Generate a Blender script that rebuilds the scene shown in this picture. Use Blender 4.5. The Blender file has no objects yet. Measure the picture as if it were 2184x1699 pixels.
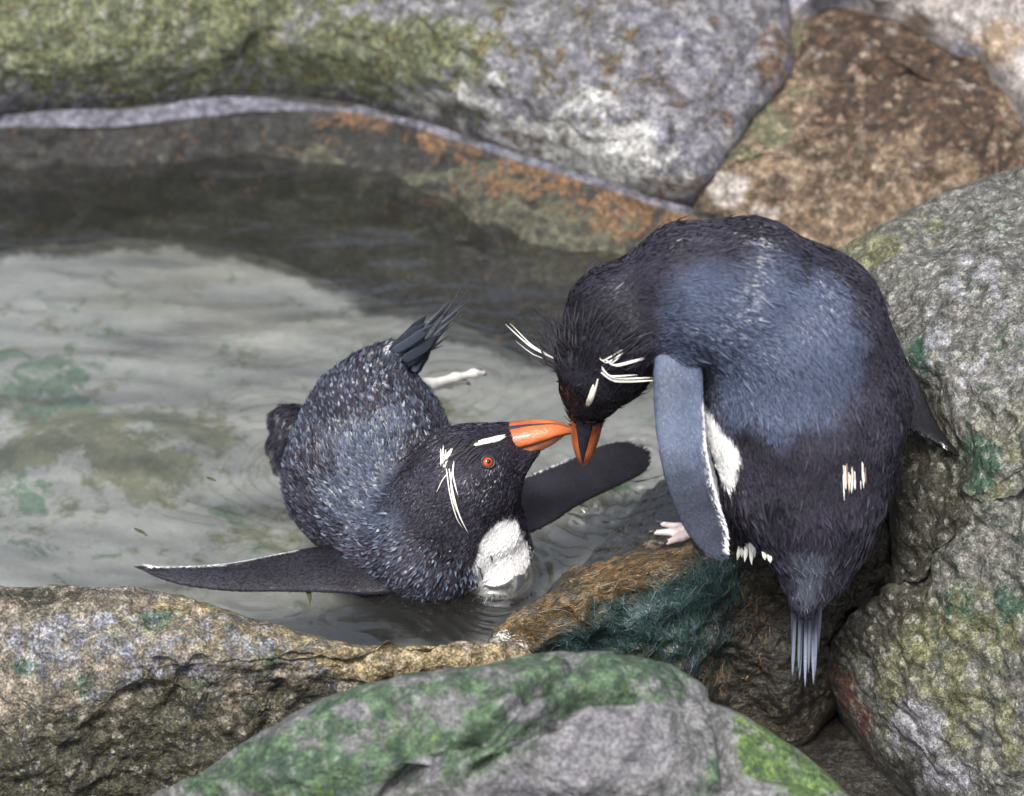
import bpy, math, random
import numpy as np
from mathutils import Vector
from mathutils.bvhtree import BVHTree
sc = bpy.context.scene
col = sc.collection
rng = np.random.default_rng(7)
A = lambda *v: np.array(v, float)
# ---------------------------------------------------------------- camera, sky, sun
PITCH = math.radians(35); DIST = 3.6; VIEW_W = 0.874; IW, IH = 2184., 1699.
NV = A(0, -math.cos(PITCH), math.sin(PITCH))      # towards the camera
UV = A(0, math.sin(PITCH), math.cos(PITCH)); RV = A(1, 0, 0)
CAM = NV * DIST
cam = bpy.data.cameras.new('camera'); cam.sensor_width = 36; cam.lens = 36 * DIST / VIEW_W
cam.clip_end = 500; cam.clip_start = .05
cam.dof.use_dof = True; cam.dof.focus_distance = DIST - .27; cam.dof.aperture_fstop = 5.0
co = bpy.data.objects.new('camera', cam); col.objects.link(co)
co.location = CAM; co.rotation_euler = (math.pi/2 - PITCH, 0, 0); sc.camera = co
SUN_EL, SUN_AZ = 60, -165      # degrees; azimuth measured from +Y (away from camera) to +X
w = bpy.data.worlds.new('World'); sc.world = w; w.use_nodes = True
wn = w.node_tree; bg = wn.nodes['Background']
sky = wn.nodes.new('ShaderNodeTexSky'); sky.sky_type = 'NISHITA'; sky.sun_disc = False
sky.sun_elevation = math.radians(SUN_EL); sky.sun_rotation = math.radians(SUN_AZ)
sky.dust_density = 4; sky.air_density = 1.0; sky.ozone_density = 1.0
hs = wn.nodes.new('ShaderNodeHueSaturation'); hs.inputs['Saturation'].default_value = .55
wn.links.new(sky.outputs[0], hs.inputs['Color']); wn.links.new(hs.outputs[0], bg.inputs[0])
bg.inputs[1].default_value = .095
sun = bpy.data.lights.new('sun', 'SUN'); sun.energy = 2.0; sun.angle = math.radians(14); sun.color = (1, .96, .9)
so = bpy.data.objects.new('sun', sun); col.objects.link(so)
e, a = math.radians(SUN_EL), math.radians(SUN_AZ)
sd = Vector((math.sin(a)*math.cos(e), math.cos(a)*math.cos(e), math.sin(e)))
so.rotation_euler = sd.to_track_quat('Z', 'Y').to_euler(); so.location = sd * 5
vs = sc.view_settings; vs.view_transform = 'Standard'; vs.look = 'None'; vs.gamma = 1; vs.exposure = 1.25
sc.cycles.max_bounces = 8; sc.cycles.transparent_max_bounces = 12; sc.cycles.use_denoising = True
# ---------------------------------------------------------------- photo pixel (2184 x 1699) -> place
S = VIEW_W / IW
def ray(px, py):
    p = RV*((px-IW/2)*S) + UV*((IH/2-py)*S)
    d = p - CAM; return d / np.linalg.norm(d)
def Pz(px, py, z):
    d = ray(px, py); return CAM + d * ((z - CAM[2]) / d[2])
def Pt(px, py, t):
    d = ray(px, py); return CAM + d * ((DIST - t) / -(d @ NV))
def proj(p):
    q = np.asarray(p) - CAM; k = DIST / -(q @ NV)
    return IW/2 + (q @ RV)*k/S, IH/2 - (q @ UV)*k/S
# ---------------------------------------------------------------- numpy noise
def _h(i, j, k):
    n = (i*374761393 + j*668265263 + k*2147483647 + 1013904223) & 0x7fffffff
    n = ((n ^ (n >> 13)) * 1274126177) & 0x7fffffff
    return ((n ^ (n >> 16)) & 0xffff) / 65535.
def vnoise(p):
    p = np.asarray(p, float); i = np.floor(p).astype(np.int64); f = p - i; f = f*f*(3-2*f)
    r = 0
    for a_ in (0, 1):
        for b_ in (0, 1):
            for c_ in (0, 1):
                wgt = (f[:,0] if a_ else 1-f[:,0])*(f[:,1] if b_ else 1-f[:,1])*(f[:,2] if c_ else 1-f[:,2])
                r = r + wgt*_h(i[:,0]+a_, i[:,1]+b_, i[:,2]+c_)
    return r*2 - 1
def fbm(p, o=4, g=.5):
    r = 0; a_ = 1; p = np.asarray(p, float)
    for k in range(o):
        r = r + a_*vnoise(p + 17.3*k); p = p*2.03; a_ *= g
    return r
def sstep(a_, b_, x):
    t = np.clip((x-a_)/(b_-a_), 0, 1); return t*t*(3-2*t)
# ---------------------------------------------------------------- mesh helpers
def mk(name, v, f, mat, parent=None, attrs=None, smooth=True, kind=None, base=None):
    """one mesh object; coordinates are given in the world and stored relative to the parent's base"""
    v = np.asarray(v, float)
    off = A(0,0,0)
    q = parent
    while q is not None: off = off + np.array(q.location); q = q.parent
    loc = A(0,0,0)
    if parent is None and base is not None: loc = np.asarray(base, float)
    me = bpy.data.meshes.new(name)
    if isinstance(f, np.ndarray):
        n, m = f.shape
        me.vertices.add(len(v)); me.vertices.foreach_set('co', (v-off-loc).astype(np.float32).ravel())
        me.loops.add(n*m); me.loops.foreach_set('vertex_index', f.astype(np.int32).ravel())
        me.polygons.add(n); me.polygons.foreach_set('loop_start', np.arange(0, n*m, m, dtype=np.int32))
        me.update(calc_edges=True); me.validate()
    else:
        me.from_pydata((v-off-loc).tolist(), [], f); me.update()
    if smooth: me.polygons.foreach_set('use_smooth', np.ones(len(me.polygons), bool))
    for k, val in (attrs or {}).items():
        val = np.asarray(val, np.float32)
        if val.ndim == 1:
            at = me.attributes.new(k, 'FLOAT', 'POINT'); at.data.foreach_set('value', val)
        else:
            at = me.attributes.new(k, 'FLOAT_COLOR', 'POINT')
            at.data.foreach_set('color', np.c_[val, np.ones(len(val))].astype(np.float32).ravel())
    me.materials.append(mat)
    o = bpy.data.objects.new(name, me); col.objects.link(o); o.location = loc
    if parent is not None: o.parent = parent
    if kind: o['kind'] = kind
    return o
def tag(o, label=None, cat=None, group=None, kind=None):
    if label: o['label'] = label
    if cat: o['category'] = cat
    if group: o['group'] = group
    if kind: o['kind'] = kind
    return o
def empty(name, loc, label, cat):
    o = bpy.data.objects.new(name, None); col.objects.link(o); o.location = loc; o.empty_display_size = .05
    return tag(o, label, cat)
def catmull(P, n, closed=False):
    """resample control points (any dimension) smoothly to n points"""
    P = np.asarray(P, float)
    Q = np.vstack([P[-1:], P, P[:2]]) if closed else np.vstack([2*P[0]-P[1], P, 2*P[-1]-P[-2]])
    segs = len(P) if closed else len(P)-1
    out = []
    for i in range(segs):
        p0, p1, p2, p3 = Q[i:i+4]; t = np.linspace(0, 1, 40, endpoint=False)[:, None]
        out.append(.5*((2*p1)+(p2-p0)*t+(2*p0-5*p1+4*p2-p3)*t*t+(3*p1-p0-3*p2+p3)*t**3))
    out.append(P[:1] if closed else P[-1:]); out = np.vstack(out)
    d = np.r_[0, np.cumsum(np.linalg.norm(np.diff(out[:, :min(3, P.shape[1])], axis=0), axis=1))]
    t = np.linspace(0, d[-1], n+1)[:-1] if closed else np.linspace(0, d[-1], n)
    return np.stack([np.interp(t, d, out[:, k]) for k in range(out.shape[1])], 1)
def gridfaces(nu, nv, wrapv=False):
    i = np.arange(nu-1)[:, None]; j = np.arange(nv if wrapv else nv-1)[None, :]
    j2 = (j+1) % nv
    return np.stack([i*nv+j, i*nv+j2, (i+1)*nv+j2, (i+1)*nv+j], -1).reshape(-1, 4)
def vnormals(v, f):
    n = np.zeros_like(v); a_ = v[f[:,0]]; b_ = v[f[:,1]]; c_ = v[f[:,2]]
    fn = np.cross(b_-a_, c_-a_)
    if f.shape[1] == 4: fn = fn + np.cross(c_-a_, v[f[:,3]]-a_)
    for k in range(f.shape[1]): np.add.at(n, f[:,k], fn)
    return n / np.maximum(np.linalg.norm(n, axis=1, keepdims=True), 1e-12)
# ---------------------------------------------------------------- materials
def newmat(name):
    m = bpy.data.materials.new(name); m.use_nodes = True; nt = m.node_tree
    return m, nt, nt.nodes['Principled BSDF']
def nd(nt, t, **kw):
    n = nt.nodes.new(t)
    for k, v in kw.items():
        if k in n.inputs: n.inputs[k].default_value = v
        else: setattr(n, k, v)
    return n
def noise(nt, vec, scale, detail=6, rough=.6, dist=0):
    n = nd(nt, 'ShaderNodeTexNoise', Scale=scale, Detail=detail, Roughness=rough, Distortion=dist)
    nt.links.new(vec, n.inputs['Vector']); return n.outputs['Fac']
def ramp(nt, fac, lo, hi, a_=0., b_=1.):
    n = nd(nt, 'ShaderNodeMapRange'); n.interpolation_type = 'SMOOTHSTEP'
    for i, v in enumerate((lo, hi, a_, b_)): n.inputs[1+i].default_value = v
    nt.links.new(fac, n.inputs[0]); return n.outputs[0]
def mixc(nt, fac, a_, b_):
    n = nd(nt, 'ShaderNodeMix'); n.data_type = 'RGBA'
    for s, v in ((0, fac), (6, a_), (7, b_)):
        if isinstance(v, tuple): n.inputs[s].default_value = (*v, 1)
        elif isinstance(v, (int, float)): n.inputs[s].default_value = v
        else: nt.links.new(v, n.inputs[s])
    return n.outputs[2]
def mth(nt, op, a_, b_=0.):
    n = nd(nt, 'ShaderNodeMath'); n.operation = op
    for s, v in ((0, a_), (1, b_)):
        if isinstance(v, (int, float)): n.inputs[s].default_value = v
        else: nt.links.new(v, n.inputs[s])
    return n.outputs[0]
def rockmat(name, c1, c2, light, dark, lightamt=.5, darkamt=.5, layers=(), rough=.75, fine=1., bump=.5, speck=.5):
    """mottled stone; layers = (attribute, colour low, colour high, edge noise) for growth or staining on it"""
    k_ = .66
    c1, c2, light, dark = [tuple(x*k_ for x in c) for c in (c1, c2, light, dark)]
    layers = [(a_, tuple(x*k_ for x in lo), tuple(x*k_ for x in hi), am) for a_, lo, hi, am in layers]
    m, nt, b = newmat(name); tc = nd(nt, 'ShaderNodeTexCoord'); v = tc.outputs['Object']
    n1 = noise(nt, v, 14*fine, 8, .6); n2 = noise(nt, v, 130*fine, 5, .65); n3 = noise(nt, v, 70*fine, 6, .7, .6); n4 = noise(nt, v, 330*fine, 3, .6)
    c = mixc(nt, ramp(nt, n1, .36, .64), c1, c2)
    c = mixc(nt, ramp(nt, n2, .50, .60, 0, lightamt), c, light)
    c = mixc(nt, ramp(nt, n3, .50, .62, 0, darkamt), c, dark)
    n5 = noise(nt, v, 38*fine, 7, .68)
    for k, (att, lo, hi, amt) in enumerate(layers):
        at = nd(nt, 'ShaderNodeAttribute'); at.attribute_name = att
        s = mth(nt, 'ADD', at.outputs['Fac'], mth(nt, 'MULTIPLY', mth(nt, 'SUBTRACT', n5 if k % 2 == 0 else n3, .5), amt*3))
        cc = mixc(nt, ramp(nt, n2 if k % 2 == 0 else n4, .38, .62), lo, hi)
        c = mixc(nt, ramp(nt, s, .28, .72, 0, .9), c, cc)
    n6 = noise(nt, v, 560*fine, 2, .5); n7 = noise(nt, v, 120*fine, 5, .7)
    for vs_, thr, lo_, amt_, tint in ((150*fine, .62, .20, .8*lightamt, light), (95*fine, .74, .26, .6*lightamt, tuple(min(x*1.35, .8) for x in light)), (230*fine, .6, .24, .9*darkamt, dark)):
        if speck < .2: break
        wv_ = nd(nt, 'ShaderNodeVectorMath'); wv_.operation = 'ADD'; nz_ = nd(nt, 'ShaderNodeTexNoise', Scale=300*fine, Detail=2); nt.links.new(v, nz_.inputs['Vector'])
        sc2 = nd(nt, 'ShaderNodeVectorMath'); sc2.operation = 'SCALE'; sc2.inputs['Scale'].default_value = .009/fine; nt.links.new(nz_.outputs['Color'], sc2.inputs[0])
        nt.links.new(v, wv_.inputs[0]); nt.links.new(sc2.outputs[0], wv_.inputs[1])
        vo = nd(nt, 'ShaderNodeTexVoronoi', Scale=vs_); nt.links.new(wv_.outputs[0], vo.inputs['Vector'])
        sx = nd(nt, 'ShaderNodeSeparateColor'); nt.links.new(vo.outputs['Color'], sx.inputs[0])
        sel = mth(nt, 'ADD', sx.outputs[0], mth(nt, 'MULTIPLY', mth(nt, 'SUBTRACT', n5, .5), 1.6))
        fac = mth(nt, 'MULTIPLY', ramp(nt, sel, thr, thr+.06), ramp(nt, vo.outputs['Distance'], lo_+.22, lo_, 0, amt_))
        c = mixc(nt, fac, c, tint)
    mul = mth(nt, 'MULTIPLY', ramp(nt, n6, .36, .64, 1-.55*speck, 1+.65*speck), ramp(nt, n7, .36, .66, 1-.55*speck, 1+.75*speck))
    sc_n = nd(nt, 'ShaderNodeVectorMath'); sc_n.operation = 'SCALE'; nt.links.new(c, sc_n.inputs[0]); nt.links.new(mul, sc_n.inputs['Scale']); c = sc_n.outputs[0]
    nt.links.new(c, b.inputs['Base Color'])
    nt.links.new(ramp(nt, n3, .3, .7, rough-.12, rough+.12), b.inputs['Roughness'])
    bm = nd(nt, 'ShaderNodeBump', Strength=bump, Distance=.006)
    h = mth(nt, 'ADD', mth(nt, 'MULTIPLY', n2, .5), mth(nt, 'ADD', mth(nt, 'MULTIPLY', n4, .4), n5))
    nt.links.new(h, bm.inputs['Height']); nt.links.new(bm.outputs[0], b.inputs['Normal'])
    return m
def attrmat(name, rough=.5, spec=.5, bump=0, bscale=600, coat=0, sheen=0):
    m, nt, b = newmat(name); at = nd(nt, 'ShaderNodeAttribute'); at.attribute_name = 'tint'
    nt.links.new(at.outputs['Color'], b.inputs['Base Color'])
    b.inputs['Roughness'].default_value = rough; b.inputs['Specular IOR Level'].default_value = spec
    b.inputs['Coat Weight'].default_value = coat; b.inputs['Sheen Weight'].default_value = sheen
    if bump:
        tc = nd(nt, 'ShaderNodeTexCoord'); n = noise(nt, tc.outputs['Object'], bscale, 3)
        bm = nd(nt, 'ShaderNodeBump', Strength=bump, Distance=.002)
        nt.links.new(n, bm.inputs['Height']); nt.links.new(bm.outputs[0], b.inputs['Normal'])
    return m
def plain(name, c, rough=.5, spec=.5, c2=None, sc_=300, bump=0, coat=0):
    m, nt, b = newmat(name); b.inputs['Roughness'].default_value = rough; b.inputs['Specular IOR Level'].default_value = spec
    b.inputs['Coat Weight'].default_value = coat
    tc = nd(nt, 'ShaderNodeTexCoord'); n = noise(nt, tc.outputs['Object'], sc_, 4)
    nt.links.new(mixc(nt, ramp(nt, n, .35, .65), c, c2 or tuple(x*.75 for x in c)), b.inputs['Base Color'])
    if bump:
        bm = nd(nt, 'ShaderNodeBump', Strength=bump, Distance=.001)
        nt.links.new(n, bm.inputs['Height']); nt.links.new(bm.outputs[0], b.inputs['Normal'])
    return m
# ---------------------------------------------------------------- setting: ground, pool floor, pool wall, water
M_ground = rockmat('wet_dark_stone', (.018,.016,.014), (.035,.030,.024), (.11,.10,.085), (.008,.008,.008), .4, .6, rough=.45)
n = 141
g = np.concatenate([np.linspace(-30, -1.3, 12), np.linspace(-1.2, 1.2, 117), np.linspace(1.3, 30, 12)])
X, Y = np.meshgrid(g, g, indexing='ij'); p = np.c_[X.ravel(), Y.ravel(), np.zeros(n*n)]
far = sstep(1.2, 12, np.hypot(p[:,0], p[:,1]))
p[:,2] = -.17 + .02*fbm(p*6, 4) + far*(.1 + .5*fbm(p*.15, 3)) * (p[:,1] > 0)
tag(mk('ground', p, gridfaces(n, n), M_ground), kind='structure')

def inpoly(x, y, P):
    r = np.zeros(x.shape, bool); P = np.asarray(P); j = len(P)-1
    for i in range(len(P)):
        xi, yi = P[i]; xj, yj = P[j]
        c = ((yi > y) != (yj > y)) & (x < (xj-xi)*(y-yi)/(yj-yi+1e-12)+xi); r ^= c; j = i
    return r
def pixmask(px, py, blobs):
    r = np.zeros(len(px))
    for (x, y, rx, ry, wt) in blobs:
        d = np.sqrt(((px-x)/rx)**2 + ((py-y)/ry)**2); r = np.maximum(r, wt*(1-sstep(.35, 1.15, d))) if wt > 0 else r + wt*(1-sstep(.35, 1.15, d))
    return np.clip(r, 0, 1)
def seg_d(px, py, poly):
    d = np.full(len(px), 1e9)
    for (x0, y0), (x1, y1) in zip(poly[:-1], poly[1:]):
        dx, dy = x1-x0, y1-y0; t = np.clip(((px-x0)*dx+(py-y0)*dy)/(dx*dx+dy*dy+1e-9), 0, 1)
        d = np.minimum(d, np.hypot(px-x0-t*dx, py-y0-t*dy))
    return d
M_silt = rockmat('pale_silt', (.58,.583,.58), (.64,.642,.64), (.69,.69,.685), (.50,.502,.50), .3, .3,
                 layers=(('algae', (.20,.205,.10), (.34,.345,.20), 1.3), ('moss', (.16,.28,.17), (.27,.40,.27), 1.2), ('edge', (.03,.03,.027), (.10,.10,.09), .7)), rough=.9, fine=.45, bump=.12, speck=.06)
xs = np.linspace(-.85, .75, 230); ys = np.linspace(-.42, .5, 150)
X, Y = np.meshgrid(xs, ys, indexing='ij'); p = np.c_[X.ravel(), Y.ravel(), np.zeros(X.size)]
p[:,2] = -.082 + .006*fbm(p*7, 4)
q = p.copy(); q[:,2] = -.082; px, py = proj(q)
mound = pixmask(px, py, [(270, 980, 290, 90, 1.)]); p[:,2] += .022*mound
alg = pixmask(px, py, [(250, 975, 380, 130, .8), (110, 880, 180, 90, .55), (430, 1020, 170, 90, .7), (1290, 1090, 110, 70, .45), (1000, 880, 110, 50, .4), (560, 1120, 200, 110, .36), (100, 1080, 200, 90, .45)])
mos = pixmask(px, py, [(90, 830, 150, 110, .62), (40, 1060, 90, 60, .5), (1330, 1060, 90, 40, .5), (200, 760, 120, 60, .36)])
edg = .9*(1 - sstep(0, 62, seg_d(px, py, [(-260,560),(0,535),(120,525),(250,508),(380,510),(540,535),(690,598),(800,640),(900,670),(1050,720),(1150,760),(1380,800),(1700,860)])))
floor_edge = np.array([Pz(x, y, -.082)[:2] for x, y in [(-330,180),(600,180),(1200,380),(1700,500),(2000,700),(2000,1000),(1850,1200),(1600,1290),(1300,1400),(900,1470),(-330,1420)]])
fin = inpoly(p[:,0], p[:,1], floor_edge); f = gridfaces(230, 150); f = f[fin[f].all(1)]
used = np.unique(f); mp_ = np.zeros(len(p), int); mp_[used] = np.arange(len(used))
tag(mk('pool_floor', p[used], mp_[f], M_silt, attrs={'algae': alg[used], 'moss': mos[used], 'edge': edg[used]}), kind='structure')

# pool wall: strips from the crack under the boulders, over the pale ledge, down to the silt
crack = [(-260,252,.042),(0,246,.042),(120,234,.042),(250,228,.042),(480,204,.042),(600,206,.042),(740,218,.042),(900,258,.042),(1100,324,.042),(1300,386,.042),(1450,436,.042),(1600,480,.04),(1800,570,.03),(2000,710,.02)]
lip   = [(-260,262,.034),(0,262,.034),(120,262,.034),(250,262,.034),(480,234,.034),(600,226,.034),(740,230,.036),(900,268,.040),(1100,335,.040),(1300,397,.040),(1450,447,.040),(1600,492,.03),(1800,582,.02),(2000,722,.01)]
foot  = [(-260,560,-.08),(0,535,-.08),(120,525,-.08),(250,508,-.08),(380,510,-.08),(540,535,-.08),(690,598,-.08),(800,640,-.08),(900,670,-.08),(1050,720,-.08),(1150,760,-.08),(1380,800,-.08),(1700,860,-.08),(2000,960,-.08)]
def strip3(c, n): 
    c = catmull(np.array(c, float)*A(1,1,2000), n); c[:,2] /= 2000
    return np.array([Pz(*r) for r in c])
nA = 330
rows = []; acr = []
C0, C1, C2 = strip3(crack, nA), strip3(lip, nA), strip3(foot, nA)
C00 = C0 + A(0, .004, -.07)
for k in range(4): rows.append(C00 + (C0-C00)*k/4); acr.append(-1 + k/4)
for k in range(8): rows.append(C0 + (C1-C0)*k/8); acr.append(k/8)
C1b = C1 + A(0,-.001,-.003)
for k in range(70):
    t = k/69.; bulge = math.sin(t*math.pi)
    rows.append(C1b*(1-t) + C2*t + NV*.012*bulge); acr.append(1+t)
C3 = C2 + A(0, -.03, -.03); rows.append(C3); acr.append(2.2)
nR = len(rows); v = np.vstack(rows); f = gridfaces(nR, nA)
acr = np.repeat(acr, nA); px, py = proj(v)
nn = vnormals(v, f); nn[nn[:,2] < 0] *= -1
v = v + nn*(.007*fbm(v*22, 5) + .012*fbm(v*A(9,9,14)+4, 3)*(acr > 1))[:, None]*np.clip(.25 + (acr > 1.02)*1., 0, 1)[:, None]*(1-.85*sstep(1.7, 2., acr)*.85)[:, None]
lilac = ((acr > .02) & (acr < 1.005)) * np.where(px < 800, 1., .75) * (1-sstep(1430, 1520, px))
brown = pixmask(px, py, [(800, 250, 170, 36, .5), (960, 295, 120, 60, .58), (1150, 370, 190, 70, .6), (1350, 440, 170, 80, .66), (1500, 470, 120, 70, .7)]) * (acr > .9)
olive = pixmask(px, py, [(1000, 430, 260, 110, .6), (1250, 530, 240, 120, .8), (1150, 470, 150, 60, .8), (700, 360, 200, 80, .35)])
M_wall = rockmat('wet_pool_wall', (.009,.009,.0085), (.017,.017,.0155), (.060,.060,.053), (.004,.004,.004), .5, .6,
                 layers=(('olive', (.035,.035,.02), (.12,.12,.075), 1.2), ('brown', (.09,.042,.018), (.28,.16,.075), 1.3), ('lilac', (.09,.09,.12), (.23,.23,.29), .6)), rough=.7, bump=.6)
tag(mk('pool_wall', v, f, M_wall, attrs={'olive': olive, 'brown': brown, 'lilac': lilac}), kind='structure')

# water
m, nt, b = newmat('pool_water'); nt.nodes.remove(b); M_water = m
out = nt.nodes['Material Output']
tr = nd(nt, 'ShaderNodeBsdfTransparent', Color=(.90,.92,.90,1)); gl = nd(nt, 'ShaderNodeBsdfGlossy', Roughness=.03)
df = nd(nt, 'ShaderNodeBsdfDiffuse', Color=(.50,.50,.47,1)); fr = nd(nt, 'ShaderNodeFresnel', IOR=2.0)
tc = nd(nt, 'ShaderNodeTexCoord'); mp = nd(nt, 'ShaderNodeMapping'); mp.inputs['Scale'].default_value = (1, 2.2, 1)
nt.links.new(tc.outputs['Object'], mp.inputs[0])
wb = nd(nt, 'ShaderNodeBump', Strength=.22, Distance=.008)
nt.links.new(noise(nt, mp.outputs[0], 16, 4, .5, .4), wb.inputs['Height'])
nt.links.new(wb.outputs[0], gl.inputs['Normal']); nt.links.new(wb.outputs[0], fr.inputs['Normal'])
m1 = nd(nt, 'ShaderNodeMixShader'); m1.inputs[0].default_value = .018
nt.links.new(tr.outputs[0], m1.inputs[1]); nt.links.new(df.outputs[0], m1.inputs[2])
m2 = nd(nt, 'ShaderNodeMixShader'); nt.links.new(fr.outputs[0], m2.inputs[0])
nt.links.new(m1.outputs[0], m2.inputs[1]); nt.links.new(gl.outputs[0], m2.inputs[2]); nt.links.new(m2.outputs[0], out.inputs[0])
edge = [(-240,240),(0,245),(250,240),(480,215),(740,215),(900,245),(1100,315),(1300,380),(1500,440),(1800,560),(1860,900),(1800,1100),(1560,1240),(1420,1230),(1300,1260),(1200,1330),(1120,1372),(900,1402),(760,1392),(640,1370),(520,1340),(430,1310),(300,1285),(150,1272),(-240,1270)]
ep = np.array([Pz(x, y, 0)[:2] for x, y in edge])
xs = np.arange(ep[:,0].min(), ep[:,0].max(), .0035); ys = np.arange(ep[:,1].min(), ep[:,1].max(), .0035)
X, Y = np.meshgrid(xs, ys, indexing='ij'); p = np.c_[X.ravel(), Y.ravel(), np.zeros(X.size)]
ins = inpoly(p[:,0], p[:,1], ep)
hgt = .00042*fbm(p*A(9,22,1), 3)
for (cx, cy, lam, amp, reach, r0) in ((1050,1225,.016,.0011,.085,.03),(1365,985,.014,.0016,.06,.01),(1240,1060,.015,.0012,.05,.02),(1310,1060,.013,.0010,.04,.01),(640,1010,.013,.0008,.06,.05),(960,830,.014,.0008,.06,.02),(560,1225,.015,.0006,.05,.03),(1240,940,.02,.0005,.12,.0)):
    c = Pz(cx, cy, 0); r = np.hypot(p[:,0]-c[0], p[:,1]-c[1]); r = r*(1+.25*fbm(p*14+cx, 2))
    hgt += amp*np.sin(r*2*math.pi/lam)*np.exp(-np.maximum(r-r0, 0)/reach*1.6)*sstep(0, .02, r)
p[:,2] = hgt*2.9
f = gridfaces(len(xs), len(ys)); f = f[ins[f].all(1)]
if np.cross(p[f[0,1]]-p[f[0,0]], p[f[0,2]]-p[f[0,0]])[2] < 0: f = f[:, ::-1]
used = np.unique(f); mp_ = np.zeros(len(p), int); mp_[used] = np.arange(len(used))
tag(mk('water', p[used], mp_[f], M_water), kind='structure')

# ---------------------------------------------------------------- boulders
def boulder(name, label, mat, outline, centre, bulge, back, na=420, nr=130, rough=(.01, 16, .004, 60), attrs=None, dents=(), power=2., seed=0, bumps=()):
    O = np.array(outline, float)*A(1,1,2500); O = catmull(O, na, True); O[:,2] /= 2500
    O = np.array([Pz(*r) for r in O]); C = Pz(*centre)
    bulge = np.asarray(bulge, float); back = np.asarray(back, float)
    V = []; R = []
    for r in 1-(1-np.linspace(.004, 1, nr))**1.25:
        V.append(C + (O-C)*r + bulge*max(0, 1-r**power)**.5); R.append(r)
    nb = 24
    for r in np.linspace(1, .02, nb)[1:]:
        V.append(C + (O-C)*r + back*(1-r**2)**.5); R.append(1.)
    v = np.vstack(V); f = gridfaces(len(V), na, True)[:, ::-1]
    front = np.arange(len(v)) < nr*na
    px, py = proj(v); nn = vnormals(v, f)
    if ((nn[:nr*na//2] @ NV).mean()) < 0: f = f[:, ::-1]; nn = -nn
    s = A(seed, seed*1.7, seed*.6)
    d = rough[0]*fbm(v*rough[1]+s, 4) + rough[2]*fbm(v*rough[3]+s, 4)
    # weathered facets: ridged noise
    d += rough[2]*.9*(1-2*np.abs(fbm(v*rough[3]*.45+s+9, 3)))
    for poly, wd, dep in dents: d = d - np.where(front, dep*np.exp(-(seg_d(px, py, poly)/wd)**2), 0)
    for (x, y, rx, ry, hh) in bumps: d = d + np.where(front, hh*np.exp(-((px-x)/rx)**2-((py-y)/ry)**2), 0)
    rr = np.repeat(np.array(R), na); d = d*(1-.7*sstep(.90, 1., rr))
    v = v + nn*d[:, None]
    at = {k: pixmask(px, py, bl) for k, bl in (attrs or {}).items()}
    base = v.mean(0); base[2] = v[:,2].min()
    o = mk(name, v, f, mat, attrs=at, base=base)
    return tag(o, label, 'rock'), v, f

MOSS = ('moss', (.045,.058,.020), (.17,.185,.085), .9)
M_back = rockmat('grey_boulder_stone', (.135,.132,.142), (.158,.154,.195), (.32,.315,.32), (.04,.04,.04), .6, .8,
    layers=(('pale', (.36,.36,.35), (.55,.55,.53), 1.0), MOSS, ('low_band', (.05,.05,.05), (.12,.11,.10), .9), ('rust', (.06,.032,.02), (.19,.115,.065), 1.1)), rough=.85, fine=.7, bump=.8, speck=.65)
boulder('boulder', 'large grey boulder with green moss at one end, overhanging the back of the pool', M_back,
    [(-350,222,.05),(0,206,.055),(250,184,.06),(470,162,.06),(560,144,.06),(720,162,.06),(900,208,.06),(1050,268,.06),(1200,327,.06),(1350,384,.055),(1470,414,.05),
     (1515,390,.06),(1560,330,.07),(1600,265,.08),(1660,205,.09),(1690,150,.10),(1685,60,.11),(1710,-60,.12),(1740,-300,.16),(1200,-420,.20),(500,-420,.20),(-400,-350,.18),(-480,0,.1)],
    (700,-40,.12), NV*.03+A(0,0,.03), A(0,.06,-.22), na=520, nr=150, rough=(.012,9,.004,45), power=6, seed=1,
    attrs={'moss': [(1000,120,600,260,.30),(250,60,560,190,1.),(800,110,380,120,.85),(100,-100,700,250,1.),(950,240,110,40,.5),(650,-60,400,150,.6)],
           'pale': [(1150,290,200,70,.8),(1300,330,190,90,1.),(1000,200,160,70,.5),(1420,390,80,40,.8),(1250,230,180,60,.45)],
           'low_band': [(560,170,120,14,.7),(900,230,200,14,.6)],  # darker strips along the bottom edge
           'rust': [(1650,120,70,110,.6),(1440,395,90,30,.55),(1100,300,120,26,.45),(1560,250,60,70,.4),(1350,120,500,160,.2)]},
    dents=[([(1470,330),(1500,260),(1560,180),(1640,60)],14,.006),([(1180,110),(1300,160),(1420,130)],20,.005),([(560,165),(760,190),(900,222)],10,.010),([(1250,330),(1330,300),(1400,350)],14,.004)])
M_cliff = rockmat('dark_cliff_stone', (.035,.036,.03), (.055,.053,.045), (.11,.11,.10), (.015,.015,.014), .5, .6, rough=.85, fine=.5)
nx, nz = 120, 44; rows = []
for k in range(nz):
    t = k/(nz-1.); xx = np.linspace(-1.7, 1.9, nx); top = .50 + .05*np.sin(xx*5+1) + .04*np.sin(xx*11) + .10*sstep(-.5, .4, xx)
    if t < .6: u = t/.6; zz = -.2 + (top+.2)*u; yy = .86 + .10*u**2 + .05*np.sin(xx*4)
    else: u = (t-.6)/.4; zz = top + .05*math.sin(u*math.pi*.5) - .75*max(0, u-.5)**1.0*1.9; yy = .96 + .05*np.sin(xx*4) + .5*u
    rows.append(np.c_[xx, yy+0*xx, zz+0*xx])
v = np.vstack(rows); f = gridfaces(nz, nx); nn = vnormals(v, f); v = v + nn*(.05*fbm(v*4, 4) + .015*fbm(v*15, 3))[:, None]
tag(mk('rock_face', v, f, M_cliff, base=A(0,.9,-.2)), 'dark rock face rising behind the boulders, mirrored in the far water', 'rock')
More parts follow.
